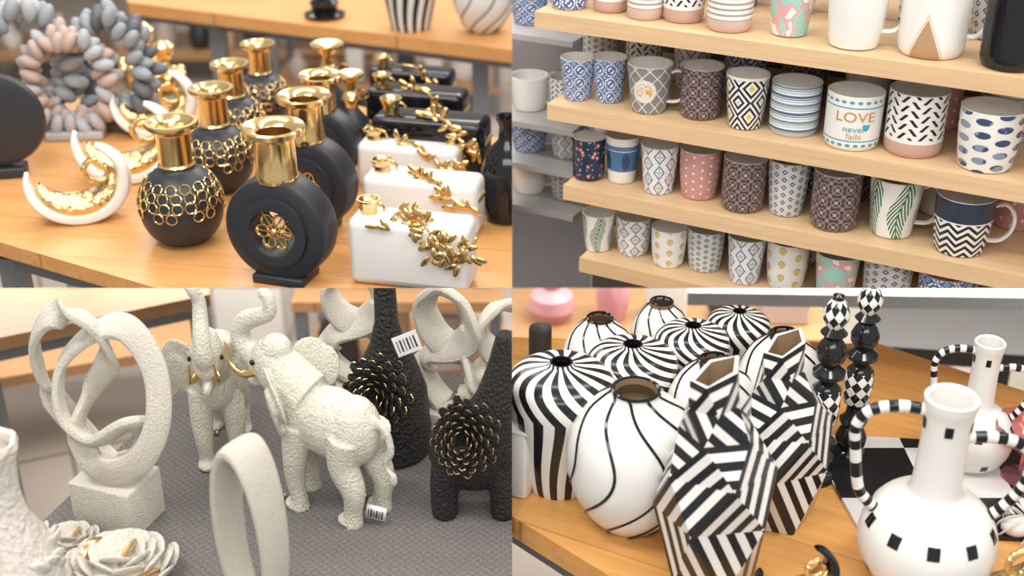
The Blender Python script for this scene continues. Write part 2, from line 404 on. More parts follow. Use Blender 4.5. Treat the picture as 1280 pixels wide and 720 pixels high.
def branch_vase(cx,tp,bt,wpx,mat,gold=1.0,rz=-.22):
    p,h=place(cx,tp,bt,ZU,8,8); w=wpx*depth(p)/F; b=B()
    d=w*.36; hh=h*.72
    b.box((0,0,hh/2),(w,d,hh),0,min(d,hh)*.2,segs=5)
    b.lathe([(.0,hh-.002),(w*.07,hh-.002),(w*.065,hh+h*.07),(w*.09,hh+h*.12),(w*.095,hh+h*.15),(w*.08,hh+h*.15),(w*.055,hh+h*.1),(0,hh+h*.05)],28,1,Matrix.Translation((-w*.36,0,0)))
    b.tube([(-w*.33+w*.10*math.cos(q*pi/10),0,hh+w*.035+w*.06*math.sin(q*pi/10)) for q in range(-1,12)],w*.013,8,False,1)
    rnd=random.Random(int(cx+tp))
    pa=cr([(-w*.12,-d*.1,hh+.004),(w*.1,-d*.35,hh+.006),(w*.28,-d*.56,hh*.8),(w*.44,-d*.5,hh*.6),(w*.53,0,hh*.75)],6)
    b.tube(pa,w*.016,7,False,1)
    for i in range(int(26*gold)):
        q=pa[rnd.randrange(1,len(pa)-1)]; sp=.5 if gold<2 else 1.6
        q=q+Vector((rnd.uniform(-w*.1,w*.06)*sp,0,rnd.uniform(-.012,.006)*sp)); q.y=min(q.y,-d*.5) if q.z<hh*.95 else q.y
        r=Matrix.Rotation(rnd.uniform(0,6.28),3,'Y')@Matrix.Rotation(rnd.uniform(-.5,.5),3,'X')
        o=r@Vector((w*.05,0,0)); b.ball(q+o+Vector((0,-.004,0)),(w*.06,w*.014,w*.028),1,10,6,r)
    b.done('branch_vase',[mat,GOLD],p,rz,1,'TL')
for a in [(516,238,354,152,WHM,2.8),(530,190,286,146,WHM,.8),(514,154,234,130,WHM,.8),(540,112,224,142,BLG,.9),(522,84,176,124,BLG,.6),(516,62,142,104,BLG,.4)]: branch_vase(*a)
bp=[(0,0),(.16,0),(.2,.03),(.25,.25),(.24,.5),(.17,.68),(.08,.78),(.07,.9),(.1,.97),(.1,1),(.07,.99),(.05,.9),(0,.9)]
for cx,tp,bt in [(634,148,278)]:
    p,h=place(cx,tp,bt,ZU,12,5); B().lathe(bp,40).done('black_bottle',[BLG],p,0,h,'TL')
def pebble_ring(cx,tp,bt,cols,rz,ppx=13,dz=ZU):
    p,h=place(cx,tp,bt,dz,6,0); b=B(); rnd=random.Random(cx); R=.36
    for lay in range(3):
        for i in range(19):
            a=2*pi*i/19+lay*.16; rr=R+rnd.uniform(-.05,.05)
            e=Matrix.Rotation(-a+rnd.uniform(-.5,.5),3,'Y')
            b.ball((rr*math.cos(a)*.92,(lay-1)*.08,.53+rr*1.12*math.sin(a)),(.10,.062,.055),rnd.choice([0,0,1]),12,8,e)
    b.box((0,0,.04),(.5,.28,.08),1,.02)
    b.done('pebble_ring_sculpture',cols,p,rz,h,'TL')
PB=[bump(newmat(n,c,.5)[0],30,.3) for n,c in [('pebble_pink',(.48,.37,.33)),('pebble_grey',(.42,.43,.46)),('pebble_silver',(.29,.31,.34)),('pebble_dark',(.12,.13,.15))]]
pebble_ring(30,14,168,[PB[1],PB[2]],.5)
pebble_ring(142,18,160,[PB[2],PB[3]],-.4)
pebble_ring(86,38,172,[PB[0],PB[1]],.1)
p,h=place(-6,92,222,ZU,8,0)
b=B(); b.lathe([(0,-.07),(.36,-.07),(.42,-.05),(.44,0),(.42,.05),(.36,.07),(0,.07)],56,0,Matrix.Translation((0,0,.54))@Matrix.Rotation(pi/2,4,'X')); b.box((0,0,.05),(.4,.22,.1),0,.02)
b.lathe([(.05,.97),(.05,1.06),(.08,1.1),(.04,1.1),(0,1.05)],20,0)
b.done('disc_vase',[BLK],p,.2,h,'TL')
for cx,tp,bt in [(206,52,116),(178,30,112)]:
    p,h=place(cx,tp,bt,ZU,8,0); b=B(); b.lathe([(0,0),(.3,0),(.34,.1),(.3,.3),(.12,.45),(.08,.6),(.2,.75),(.22,.9),(.1,1),(0,1)],24,0)
    for i in range(10): b.ball((.3*math.cos(i*.63),.3*math.sin(i*.63),.35+.05*(i%2)),(.1,.1,.07),0,8,6)
    b.done('gold_ornament',[GOLD],p,0,h,'TL')
def zebra_mat(name,n=22,k=2.2,ph=0,zt=9.,z0=.6):
    return pmat(name,W,lambda c:[(((c.u*(2*pi*n)+((c.z*5+ph).sin())*k)+ (c.z-z0).m('MAXIMUM',0)*zt).sin().gt(.02),K)],.2)
ZEB=zebra_mat('zebra_stripes',15,2.6,.5,70,.60); ZEB2=zebra_mat('zebra_stripes_b',15,1.2,1.,34,.70)
def zebra_vase(cx,tp,bt,z,quad,wr=.40,mat=ZEB):
    s=bt-tp; p,h=place(cx,tp,bt,z,.2*s,.10*s); b=B()
    k=wr/.4
    pr=[(.22*k,0),(.25*k,.02),(.30*k,.25),(.35*k,.5),(.39*k,.7),(.395*k,.80),(.37*k,.88),(.28*k,.94),(.15*k,.965),(.10*k,.975),(.085*k,1)]
    sm=cr([(r,0,zz) for r,zz in pr],4)
    b.lathe([(0,0)]+[(v.x,v.z) for v in sm]+[(.07*k,1,1),(.065*k,.97,1),(.1*k,.9,1),(0,.85,1)],64,0)
    return b.done('striped_vase',[mat,BLG],p,random.random()*6,h,quad)
zebra_vase(512,-60,40,ZU,'TL',.42,ZEB2)
INB=newmat('vase_inside',(.25,.17,.10),.5)[0]
def rib_vase(cx,tp,bt,z,quad,sc=1,wr=.41,n=8,name='ribbed_vase'):
    s=bt-tp; p,h=place(cx,tp,bt,z,.2*s,.13*s); b=B()
    pr=[(.17,0),(.20,.015),(.32,.15),(.405,.33),(.43,.5),(.405,.68),(.31,.84),(.2,.93),(.155,.965),(.15,1)]
    pr=[(r*wr/.43,zz) for r,zz in pr]
    sm=cr([(r,0,zz) for r,zz in pr],5)
    ph=lambda zz: 1.15*math.sin((zz-.15)*pi*1.15)*.75
    mod=lambda a,zz: 1-.035*max(0,math.sin(pi*min(1,max(0,zz))))*(1-abs(math.sin(n/2*(a-ph(zz)))))**2
    b.lathe([(0,0)]+[(v.x,v.z) for v in sm]+[(.13,1.0,1),(.125,.96,2),(.2,.85,2),(0,.75,2)],112,0,None,mod)
    for i in range(n):
        path=[]
        for v in sm:
            a=2*pi*i/n+ph(v.z); r=v.x*mod(a,v.z)+.002; path.append((r*math.cos(a),r*math.sin(a),v.z))
        b.tube(path,.011,6,False,1)
    b.tube([(.145*wr/.43*math.cos(q*pi/16),.145*wr/.43*math.sin(q*pi/16),1) for q in range(32)],.012,6,True,1)
    return b.done(name,[WHT,BLG,INB],p,.35,h,quad)
rib_vase(604,-55,44,ZU,'TL')
p,h=place(404,-40,22,ZU,5,5); B().lathe([(0,0),(.4,0),(.42,.08),(.25,.14),(.3,.3),(.2,.4),(.3,.6),(.1,.9),(0,1)],32).done('black_candlestick',[BLG],p,0,h,'TL')
# ================================================================ TOP RIGHT : mug rack
AR=math.radians(28); dr=Vector((math.cos(AR),-math.sin(AR))); nr=Vector((math.sin(AR),math.cos(AR)))
P0=C+ray(960,175)*1.92
def rk(px,z,sb=0):
    X0=P0.x+nr.x*sb; Y0=P0.y+nr.y*sb; k=(px-640)/F; w=-(z-CZ)*SN
    t=(k*(Y0*CS+w)-X0)/(dr.x-k*dr.y*CS)
    return Vector((X0+t*dr.x,Y0+t*dr.y,z))
def zat(px,py):
    d=ray(px,py); t=(Vector((P0.x,P0.y)).dot(nr))/(Vector((d.x,d.y)).dot(nr)); return (C+d*t).z
ZS=[zat(1000,60),zat(1000,184),zat(1000,290),zat(1000,384)]
LEFT=[668,684,704,724]
rack=B()
for z,lp in zip(ZS,LEFT):
    a=rk(lp,z); b2=rk(1420,z); th=.026
    n3=Vector((nr.x,nr.y,0))
    rack.prism([a,b2,b2+n3*.36,a+n3*.36],z-th,z,0)
a=rk(745,1,.37); b2=rk(1420,1,.37)
rack.prism([a,b2,b2+Vector((nr.x,nr.y,0))*.02,a+Vector((nr.x,nr.y,0))*.02],.0,2.0,1)
rack.done('mug_shelf',[PINE,newmat('rack_back',(.13,.11,.10),.7)[0]],quad='TR',ang=20)
def mug_mesh(kind,handle):
    b=B()
    if kind=='t': r0,r1=.30,.40
    elif kind=='s': r0,r1=.40,.41
    else: r0,r1=.33,.41
    pr=[(0,0,1),(r0*.8,0,1),(r0*.9,.01,1)]
    for i in range(13):
        f=i/12
        if kind=='t': r=r0+(r1-r0)*f**.8
        elif kind=='s': r=r0+.01*f-(.03*max(0,1-f*12))
        else: r=r0+(r1-r0)*math.sin(f*pi/2)**.7
        pr.append((r,.02+.975*f,0))
    rt=pr[-1][0]
    pr+=[(rt-.012,1.0,1),(rt-.03,.99,1),(rt-.045,.9,1),(r0*.85,.1,1),(0,.07,1)]
    b.lathe(pr,56)
    if handle:
        pth=cr([(r1*.94,0,.83),(r1+.12,0,.88),(r1+.25,0,.72),(r1+.25,0,.45),(r1+.12,0,.25),(r0*.98,0,.22)],6)
        b.sweep(pth,.06,.032,10,False,None,0,1)
    return b
def mug(cx,top,bot,wpx,pat,kind,handle,row,sb=.055,rz=None,name='coffee_mug',zs=None):
    z=(zs or ZS)[row]; p=rk(cx,z,sb); d=ray(cx,(top+bot)/2); s=-d.z/d.length; co=math.sqrt(1-s*s)
    hp=(bot-top)-wpx*.85*s; h=max(.05,1.07*hp*depth(p)/F/co); w=wpx*.97*depth(p)/F
    bx=640+(cx-640)*(1-hp/2/3200); p=rk(bx,z,sb)
    k=w/(h*.82)
    mug_mesh(kind,handle).done(name,[P[pat],WHT],p,(rz if rz is not None else random.uniform(-.5,.2)),(h*k,h*k,h),'TR')
    return p,h,h*k
row1=[(722,73,132,46,'tile','t',0),(762,78,140,46,'tile','t',0),(812,80,150,60,'lat','t',1),(877,90,162,55,'dark','s',0),(933,92,168,57,'dia','t',0),(994,103,178,64,'str','s',0),(1067,108,190,72,'love','s',0),(1145,114,206,75,'dash','s',0),(1236,126,217,80,'blob','r',0)]
row2=[(736,158,218,42,'flor','s',0),(778,168,235,46,'eleph','t',0),(824,177,247,50,'geo','t',0),(875,187,259,54,'pink','r',0),(930,197,273,56,'dark','s',0),(985,206,286,56,'gdot','t',0),(1045,212,296,62,'dark','s',0),(1118,223,312,70,'leaf','t',1),(1203,237,326,74,'chev','r',1)]
row3=[(748,243,300,44,'leaf','t',0),(792,254,312,46,'geo','r',0),(836,263,322,46,'pine','r',0),(882,275,338,48,'gdot','r',0),(932,287,357,50,'geo','t',0),(984,299,372,54,'pine','r',0),(1045,315,392,58,'mer','t',0),(1108,328,410,62,'gdot','r',1),(1178,345,430,66,'tile','r',0)]
row0=[(712,-40,28,48,'tile','s',0),(764,-35,31,46,'dash','s',0),(808,-38,37,48,'thin','s',0),(856,-35,42,54,'dash','s',0),(914,-36,47,60,'thin','s',0),(990,-40,50,62,'mer','t',0),(1072,-40,58,76,'white','r',1),(1170,-50,63,86,'tri','s',1),(1270,-55,55,78,'black','s',0)]
lovep=None
for r,row in enumerate([row0,row1,row2,row3]):
    for i,(cx,tp,bt,w,pt,k,hd) in enumerate(row):
        q=mug(cx,tp,bt,w,pt,k,hd,r,.052+.014*(i%2),-.3 if hd else None)
        if pt=='love': lovep=q
    pats=['dash','dark','str','geo','white','gdot','tile','pink']
    x0=row[0][0]+28
    for i in range(9):
        w=44+4*i; cx=x0+i*(52+3*i)
        if cx>1330: break
        mug(cx,0,w*1.36,w,pats[(i*3+r*5)%8],'srt'[i%3],0,r,.19)
def wrap_text(txt,size,zc,ang0):
    cu=bpy.data.curves.new('t','FONT'); cu.body=txt; cu.size=size; cu.align_x='CENTER'; o=bpy.data.objects.new('t',cu)
    bpy.context.collection.objects.link(o); dg=bpy.context.evaluated_depsgraph_get(); me=bpy.data.meshes.new_from_object(o.evaluated_get(dg)); bpy.data.objects.remove(o)
    bm=bmesh.new(); bm.from_mesh(me); bmesh.ops.triangulate(bm,faces=bm.faces[:]); bmesh.ops.subdivide_edges(bm,edges=bm.edges[:],cuts=1)
    rr=.415; vs=[]
    bm.verts.index_update()
    for v in bm.verts:
        a=ang0+v.co.x/rr; vs.append((rr*math.cos(a),rr*math.sin(a),zc+v.co.y))
    fs=[tuple(v.index for v in f.verts) for f in bm.faces]; bm.free(); return vs,fs
if lovep:
    pp,h,hw=lovep; b=B(); a0=-pi/2-.2
    for tx,sz,zc,m in [('LOVE',.25,.56,0),('never',.15,.38,1),('fails',.15,.25,0)]:
        vs,fs=wrap_text(tx,sz,zc,a0); b.add(vs,fs,m)
    b.done('mug_lettering',[newmat('gold_print',(.62,.33,.07),.35,.3)[0],newmat('teal_print',(.08,.3,.42),.4)[0]],pp,0,(hw,hw,h),'TR',ang=0)
rk2=B(); Z2=[zat(690,88)-.0,zat(690,206),zat(690,262),zat(690,318)]
for z in Z2:
    a=rk(600,z,.16); b2=rk(716,z,.16); n3=Vector((nr.x,nr.y,0)); rk2.prism([a,b2,b2+n3*.3,a+n3*.3],z-.01,z,0)
a=rk(600,1,.47); b2=rk(745,1,.47); n3=Vector((nr.x,nr.y,0)); rk2.prism([a,b2,b2+n3*.01,a+n3*.01],0,2.0,1)
rk2.done('wire_rack',[newmat('rack_grey',(.42,.41,.41),.4)[0],newmat('rack_backing',(.30,.29,.30),.6)[0]],quad='TR')
for cx,tp,bt,w,pt,r in [(662,34,88,48,'tile',0),(706,40,92,40,'tile',0),(662,158,210,50,'white',1),(706,156,210,40,'dash',1),(662,212,266,48,'tile',2),(708,218,268,40,'geo',2),(662,268,322,48,'white',3),(708,270,322,42,'gdot',3)]:
    mug(cx,tp,bt,w,pt,'r',1,r,.24,rz=-.3,zs=Z2)
# ================================================================ BOTTOM LEFT
t=B(); t.prism(poly([(265,448),(-80,780),(-80,900),(800,900),(800,490),(640,472)],ZL),ZL-.03,ZL); t.done('fabric_display_table',[FAB],quad='BL',ang=20)
t=B(); zb=.62; t.prism(poly([(-160,300),(-160,455),(262,368),(262,250)],zb),zb-.03,zb)
t.prism(poly([(-150,300),(-150,462),(252,376),(252,250)],zb-.03),zb-.07,zb-.03,1)
for a,b_ in [(246,382),(-30,440)]:
    q=onz(a,b_,zb-.04); t.box((q.x,q.y+.02,(zb-.05)/2),(.04,.04,zb-.05),1)
t.prism(poly([(-160,400),(-160,500),(250,430),(250,380)],.25),.22,.25,0)
t.done('low_wooden_table',[BACKW,METG],quad='BL',ang=20)
q=onz(315,432,0); B().box((q.x,q.y+.1,.6),(.20,.20,1.2),0,.004).done('pillar',[wm],quad='BL')
def sculpt(cx,tp,bt,base,path,w,tk,quad='BL',rz=0,tw=0,ref=None,name='twisted_loop_sculpture',p=.75,k=1.0):
    pp,h=place(cx,tp,bt,ZL,10,0); b=B(); bw,bh=base
    b.box((0,0,bh/2),(bw,bw*.8,bh),0,.008)
    b.sweep(path,w,tk,16,True,ref,tw,0,None,p)
    return b.done(name,[STONE],pp,rz,(h*k,h*k,h),quad)
kp=[(-.02,.03,.24),(-.20,.05,.34),(-.33,.0,.56),(-.31,-.05,.80),(-.16,-.05,.95),(.0,.0,.92),(.03,.06,.74),(-.10,.05,.58),(-.14,-.04,.44),(.0,-.08,.30),
    (.20,-.05,.33),(.33,.0,.50),(.32,.05,.72),(.18,.06,.88),(.0,.03,.86),(-.18,-.03,.72),(-.18,-.08,.52),(-.02,-.07,.42),(.17,-.02,.50),(.20,.06,.42),(.10,.07,.28)]
kp=[(x,y*1.3,z) for x,y,z in kp]
sculpt(132,400,654,(.38,.22),cr(kp,8,True),.066,.026,rz=-.35,ref=lambda f:Vector((math.cos(2*pi*f*2+.6),-.55,math.sin(2*pi*f*2+.6))),k=.74)
pp,h=place(316,572,782,ZL,14,0); b=B()
pth=[(.26*math.sin(a),0,.5-.465*math.cos(a)) for a in [2*pi*i/64 for i in range(64)]]
b.sweep(pth,lambda f:.15-.03*math.cos(2*pi*f),lambda f:.05+.015*math.cos(2*pi*f+.6),16,True,lambda f:Vector((math.sin(2*pi*f),0,-math.cos(2*pi*f))),0,0,None,.7)
b.done('oval_ring_sculpture',[STONE],pp,-.62,(h*.56,h*.56,h),'BL')
f8=[(-.02,0,.22),(-.2,.06,.36),(-.16,.06,.52),(.06,0,.62),(.2,-.05,.76),(.12,-.04,.94),(-.06,0,.98),(-.18,.05,.84),(-.1,.05,.66),(.12,0,.54),(.2,-.06,.38),(.1,-.04,.25)]
for cx,tp,bt,rz in [(446,345,512,.2),(560,372,548,-.3),(632,388,552,.5)]:
    sculpt(cx,tp,bt,(.36,.2),cr(f8,8,True),.10,.035,rz=rz,ref=lambda f:Vector((math.cos(4*pi*f),-.4,math.sin(4*pi*f))),k=.85)
def elephant(loc,h,rz,variant=0,k=1):
    b=B()
    b.ball((.02,0,.47),(.25,.165,.175)); b.ball((-.15,0,.50),(.17,.155,.18)); b.ball((.17,0,.46),(.155,.155,.175))
    b.tube(cr([(-.12,0,.56),(-.24,0,.64),(-.33,0,.70)],4),lambda f:.15-.03*f,14)
    b.ball((-.34,0,.71),(.125,.11,.13)); b.ball((-.31,.0,.79),(.09,.085,.07)); b.ball((-.42,0,.70),(.08,.075,.085))
    tr=[(-.42,0,.72),(-.50,0,.745),(-.545,0,.82),(-.50,0,.89),(-.41,0,.93),(-.33,0,.97),(-.33,0,1.04),(-.38,0,1.06)] if variant==0 else [(-.42,0,.72),(-.48,0,.78),(-.47,0,.87),(-.42,0,.96),(-.40,0,1.05),(-.42,.03,1.12),(-.40,.07,1.16)]
    b.tube(cr(tr,6),lambda f:.068-.040*f,12)
    b.tube(cr([(-.38,0,.66),(-.44,0,.60),(-.51,0,.58)],5),lambda f:.05-.028*f,10)
    for s in (1,-1):
        fx=-.19-(.03 if s>0 else -.02)
        b.tube(cr([(fx+.02,s*.085,.46),(fx,s*.10,.30),(fx-.012,s*.10,.17),(fx,s*.10,.07),(fx,s*.10,0.0)],5),lambda f:.088-.038*min(1,f*1.5)+.012*max(0,f-.8)*5,14)
        hx=.21+(.035*s)
        b.tube(cr([(hx-.01,s*.08,.46),(hx-.03,s*.095,.32),(hx+.03,s*.10,.19),(hx+.02,s*.10,.08),(hx+.01,s*.10,0)],5),lambda f:.108-.055*min(1,f*1.4)+.012*max(0,f-.8)*5,14)
        b.ball((fx-.02,s*.10,.022),(.07,.062,.03)); b.ball((hx-.01,s*.10,.022),(.07,.062,.03))
        e0=.75 if variant==0 else 1.15
        er=Matrix.Rotation(s*e0,3,'Z')@Matrix.Rotation(-s*.25,3,'X')
        b.ball((-.22,s*.18,.66),(.125,.017,.125),rot=er); b.ball((-.21,s*.205,.56),(.095,.017,.13),rot=er); b.ball((-.15-(.05 if variant else 0),s*.23,.63),(.085,.016,.11),rot=er)
    b.tube(cr([(.30,0,.54),(.37,0,.50),(.40,0,.40),(.36,0,.32),(.40,0,.26)],5),lambda f:.026-.012*f,8)
    b.ball((.405,0,.25),(.025,.02,.04))
    r=b.remesh(.0085,3)
    for s in (1,-1):
        r.tube(cr([(-.42,s*.055,.665),(-.50,s*.08,.65),(-.575,s*.08,.70),(-.60,s*.07,.80)],5),lambda f:.024-.018*f,8,False,1)
        r.ball((-.405,s*.098,.735),(.016,.012,.014),2,10,8)
        for fx in (-.215,.205):
            for k_ in (-1,0,1): r.ball((fx-.072,s*.10+k_*.028,.018),(.012,.013,.016),1,8,6)
    return r.done('elephant_figurine',[ELEM,GOLD,BLG],loc,rz,(h*k,h*k,h),'BL',ang=0)
pp,h=place(410,402,662,ZL,50,0); elephant(pp,h*.92,-.45,0,.82)
pp,h=place(268,362,582,ZL,26,0); elephant(pp+Vector((0,.02,0)),h*.95,1.68,1,.80)
def flower(b,c,r,dirv,n=60):
    dirv=Vector(dirv).normalized(); q=dirv.to_track_quat('Z','Y').to_matrix()
    b.ball(c,(r*.6,r*.6,r*.3),0,16,10,q)
    for i in range(n):
        f=(i+.5)/n; ph=i*2.39996; rad=r*(.12+.80*f**.75)
        d=Vector((math.cos(ph),math.sin(ph),0)); hz=r*.42*(1-f)**.7
        tilt=.25+1.1*(1-f)
        t1=(q@(d*math.cos(tilt)+Vector((0,0,math.sin(tilt))))).normalized(); side=(q@Vector((-math.sin(ph),math.cos(ph),0))).normalized(); up=t1.cross(side)
        rot=Matrix((t1,side,up)).transposed()
        pos=Vector(c)+q@(d*rad+Vector((0,0,hz)))
        b.ball(pos,(r*.24,r*.15,r*.035),0,10,6,rot)
        b.tube([pos+t1*(r*.25*math.cos(a))+side*(r*.155*math.sin(a)) for a in [-.9+.3*j for j in range(7)]],r*.010,5,False,1)
def tag(b,c,s,R):
    b.box(c,(s,.004,s*.75),2,0,R)
    for k in range(6): b.box(Vector(c)+R@Vector((-s*.36+k*s*.14,-.004,0)),(s*(.03+.03*(k%2)),.002,s*.45),3,0,R)
pp,h=place(486,352,572,ZL,18,0); b=B()
b.lathe([(0,0),(.19,0),(.22,.02),(.225,.15),(.21,.35),(.155,.5),(.10,.6),(.065,.72),(.06,.9),(.085,1.0),(.05,1.02),(0,.95)],40,0)
flower(b,(-.04,-.20,.42),.19,(-.3,-1,.35)); tag(b,(.12,-.13,.66),.14,Matrix.Rotation(-.35,3,'Y'))
b.done('flower_vase',[BLT,GOLD,TAG,BLG],pp,0,(h*.85,h*.85,h),'BL')
pp,h=place(592,440,642,ZL,18,0); b=B()
b.ball((0,0,.36),(.30,.2,.25)); b.tube(cr([(.05,0,.45),(.14,0,.62),(.19,0,.82),(.22,0,1.02)],5),lambda f:.18-.11*f,16)
for sx in(-1,1):
    for sy in (-1,1): b.tube([(sx*.17,sy*.09,.32),(sx*.19,sy*.1,.15),(sx*.19,sy*.1,.0)],lambda f:.10-.015*f,14)
b=b.remesh(.012,4); flower(b,(-.04,-.21,.54),.20,(-.2,-1,.3),64)
b.done('flower_vase',[BLT,GOLD],pp,0,(h*.80,h*.80,h),'BL',ang=0)
pp=onz(472,650,ZL); b=B(); tag(b,(0,0,.02),.028,Matrix.Rotation(.15,3,'Y')); b.m=[x-2 for x in b.m]; b.done('price_tag',[TAG,BLG],pp+Vector((0,-.01,0)),-.2,1,'BL',ang=0)
pp,h=place(16,568,800,ZL,30,0); b=B()
b.lathe([(0,0),(.2,0),(.26,.1),(.28,.3),(.22,.48),(.13,.62),(.11,.75),(.13,.9),(.16,.97),(.15,1.0),(.12,.99),(.10,.9),(.09,.7),(0,.6)],48,0,None,lambda a,z:1+.04*math.sin(a*7+z*9))
CRM=bump(newmat('shell_white',(.70,.66,.60),.4)[0],25,.5,.015)
for i in range(26):
    a=i*2.4; z=.34+.012*(i%9); rr=.25-.1*(z-.34)
    b.ball((rr*math.cos(a),rr*math.sin(a),z),(.07,.02,.055),0,10,6,Matrix.Rotation(a+.9,3,'Z')@Matrix.Rotation(.6,3,'X'))
b.done('ruffled_vase',[CRM],pp,0,(h*.72,h*.72,h),'BL')
for cx,cy,s,k in [(156,728,.078,34),(92,688,.045,24)]:
    pp=onz(cx,cy,ZL); b=B()
    b.ball((0,0,.25),(.6,.5,.25),0)
    for i in range(k):
        a=i*2.4; f=(i+.5)/k; r=.75*math.sqrt(f)
        b.ball((r*math.cos(a),r*math.sin(a)*.8,.55-.35*f),(.26,.045,.22),1 if i%9==0 else 0,10,7,Matrix.Rotation(a+1.5,3,'Z')@Matrix.Rotation(.7,3,'X'))
    b.done('shell_flower_ornament',[CRM,GOLD],pp,0,s*1.15,'BL')
# ================================================================ BOTTOM RIGHT
t=B(); t.prism(poly([(560,420),(560,596),(775,728),(900,800),(1500,800),(1500,560),(1100,430)],ZL),ZL-.035,ZL)
t.prism(poly([(575,440),(575,606),(780,736),(900,806),(1480,806),(1480,580),(1090,440)],ZL-.036),ZL-.08,ZL-.036,1)
q=onz(740,722,ZL-.06); t.box((q.x+.05,q.y+.03,(ZL-.07)/2),(.04,.04,ZL-.07),1)
t.done('display_table',[WOODR,METG],quad='BR',ang=20)
b=B(); A=poly([(1005,545),(1280,560),(1330,680),(1075,668)],ZL); b.prism(A,ZL+.0005,ZL+.006)
b.done('marble_tray',[pmat('marble_check',(.66,.65,.64),lambda c:[((((c.x*8+.3).fl()+(c.y*8+.2).fl())*.5).fr().lt(.25),K),],.25)],quad='BR')
b=B(); zb=.45; b.prism(poly([(1090,330),(1400,330),(1400,452),(1090,432)],zb),zb-.04,zb)
for a,c_ in [(1110,430),(1260,440)]:
    q=onz(a,c_,zb-.03); b.box((q.x,q.y+.03,.2),(.04,.04,.4))
b.done('dark_low_table',[DARK],quad='BR')
b=B(); zb=.66; b.prism(poly([(860,350),(1400,350),(1400,374),(860,366)],zb),zb-.03,zb); b.done('metal_rail',[newmat('rail_grey',(.45,.45,.46),.4)[0]],quad='BR')
p,h=place(675,427,470,ZL+.0,20,20); B().lathe([(0,0),(.33,0),(.34,.02),(.34,.96),(.32,1),(.28,.97),(0,.95)],32).done('candle_jar',[DARK],p,0,(h*1.6,h*1.6,h*2.2),'BR')
q=onz(655,600,ZL); b=B(); b.box((0,0,.055),(.10,.07,.11),0,.006); b.box((0,0,.112),(.104,.074,.006),0,.002); b.done('white_gift_box',[WHM],q+Vector((-.03,.0,0)),-.4,1,'BR')
rib_vase(824,372,488,ZL,'BR',wr=.33); rib_vase(748,393,518,ZL,'BR',wr=.37)
zebra_vase(920,386,495,ZL,'BR',.37,ZEB2); zebra_vase(862,404,530,ZL,'BR',.37); zebra_vase(788,428,568,ZL,'BR',.40)
zebra_vase(700,452,622,ZL,'BR',.38,ZEB2)
rib_vase(974,413,568,ZL,'BR',wr=.36); rib_vase(888,446,602,ZL,'BR',wr=.37); rib_vase(790,484,674,ZL,'BR',wr=.42)
m,nt,bb=newmat('geo_stripes',W,.2); uvn=nt.nodes.new('ShaderNodeUVMap'); uvn.uv_map='st'; sp=nt.nodes.new('ShaderNodeSeparateXYZ'); nt.links.new(uvn.outputs[0],sp.inputs[0])
layer(nt,bb,W,[((N(nt,sp.outputs[0])*(2*pi*13)+.8).sin().gt(0),K)]); STR=m
def geo_bottle(cx,tp,bt,rz,kw=.88):
    s=bt-tp; p,h=place(cx,tp,bt,ZL,.14*s,.06*s)
    L=[(0,.20,.18,0,0,0),(.34,.285,.22,.0,0,.0),(.56,.26,.21,.0,0,.0),(.73,.17,.15,-.02,0,.0),(.85,.12,.10,-.06,0,0),(1.0,.11,.09,-.05,0,0)]
    n=5; bm=bmesh.new(); rows=[]
    for j,(z,rx,ry,ox,oy,rot) in enumerate(L):
        r=[]
        for i in range(n):
            a=2*pi*(i+.5*(j%2))/n-pi/2
            r.append(bm.verts.new((rx*math.cos(a)*1.05+ox,ry*math.sin(a)*1.15+oy,z+(.05*math.cos(a) if j==5 else 0))))
        rows.append(r)
    uv=bm.loops.layers.uv.new('st')
    def tri(a,b,c,k,m=0):
        f=bm.faces.new((a,b,c)); f.material_index=m; vs=[a,b,c]; A=vs[k%3]; o=[v for v in vs if v is not A]
        e=(o[1].co-o[0].co).normalized(); d=A.co-o[0].co; hgt=(d-e*d.dot(e)).length
        for l in f.loops: l[uv].uv=(hgt if l.vert is A else 0,0)
    for j in range(len(L)-1):
        for i in range(n):
            k=(i+1)%n
            if j%2==0:
                a,b_,c,d=rows[j][i],rows[j][k],rows[j+1][i],rows[j+1][k]
                tri(a,b_,c,(0 if j==0 else 1)); tri(b_,d,c,(1 if j==0 else 0))
            else:
                a,b_,c,d=rows[j][i],rows[j][k],rows[j+1][k],rows[j+1][(k+1)%n]
                tri(a,b_,c,(1 if j==1 else 0)); tri(a,c,rows[j+1][i],(2 if j==1 else 1))
    bm.faces.new(rows[0][::-1])
    inn=[bm.verts.new(((v.co.x+.05)*.8-.05,v.co.y*.8,v.co.z)) for v in rows[-1]]; low=[bm.verts.new(((v.co.x+.05)*.7-.05,v.co.y*.7,.87)) for v in rows[-1]]
    for i in range(n):
        k=(i+1)%n
        f=bm.faces.new((rows[-1][i],rows[-1][k],inn[k],inn[i])); f.material_index=1
        f=bm.faces.new((inn[i],inn[k],low[k],low[i])); f.material_index=2
    f=bm.faces.new(low); f.material_index=2
    bmesh.ops.recalc_face_normals(bm,faces=bm.faces[:])
    me=bpy.data.meshes.new('geometric_vase'); bm.to_mesh(me); bm.free()
    for mm in (STR,WHT,INB): me.materials.append(mm)
    o=bpy.data.objects.new('geometric_vase',me); bpy.context.collection.objects.link(o); o.location=p; o.rotation_euler=(0,0,rz); o.scale=(h*kw,h*kw,h)
    bv=o.modifiers.new('b','BEVEL'); bv.width=.004; bv.segments=2
geo_bottle(978,436,662,.35); geo_bottle(896,480,738,.15)
CHK=pmat('diamond_check',K,lambda c:[((((c.u*8+c.z*16).fl()+(c.u*8-c.z*16).fl())*.5).fr().gt(.25)*(((c.z-.42).abs().lt(.09))+((c.z-.90).abs().lt(.07))).gt(.5),W),(((c.noise(60).gt(.72))*.6),(.35,.35,.35))],.1)
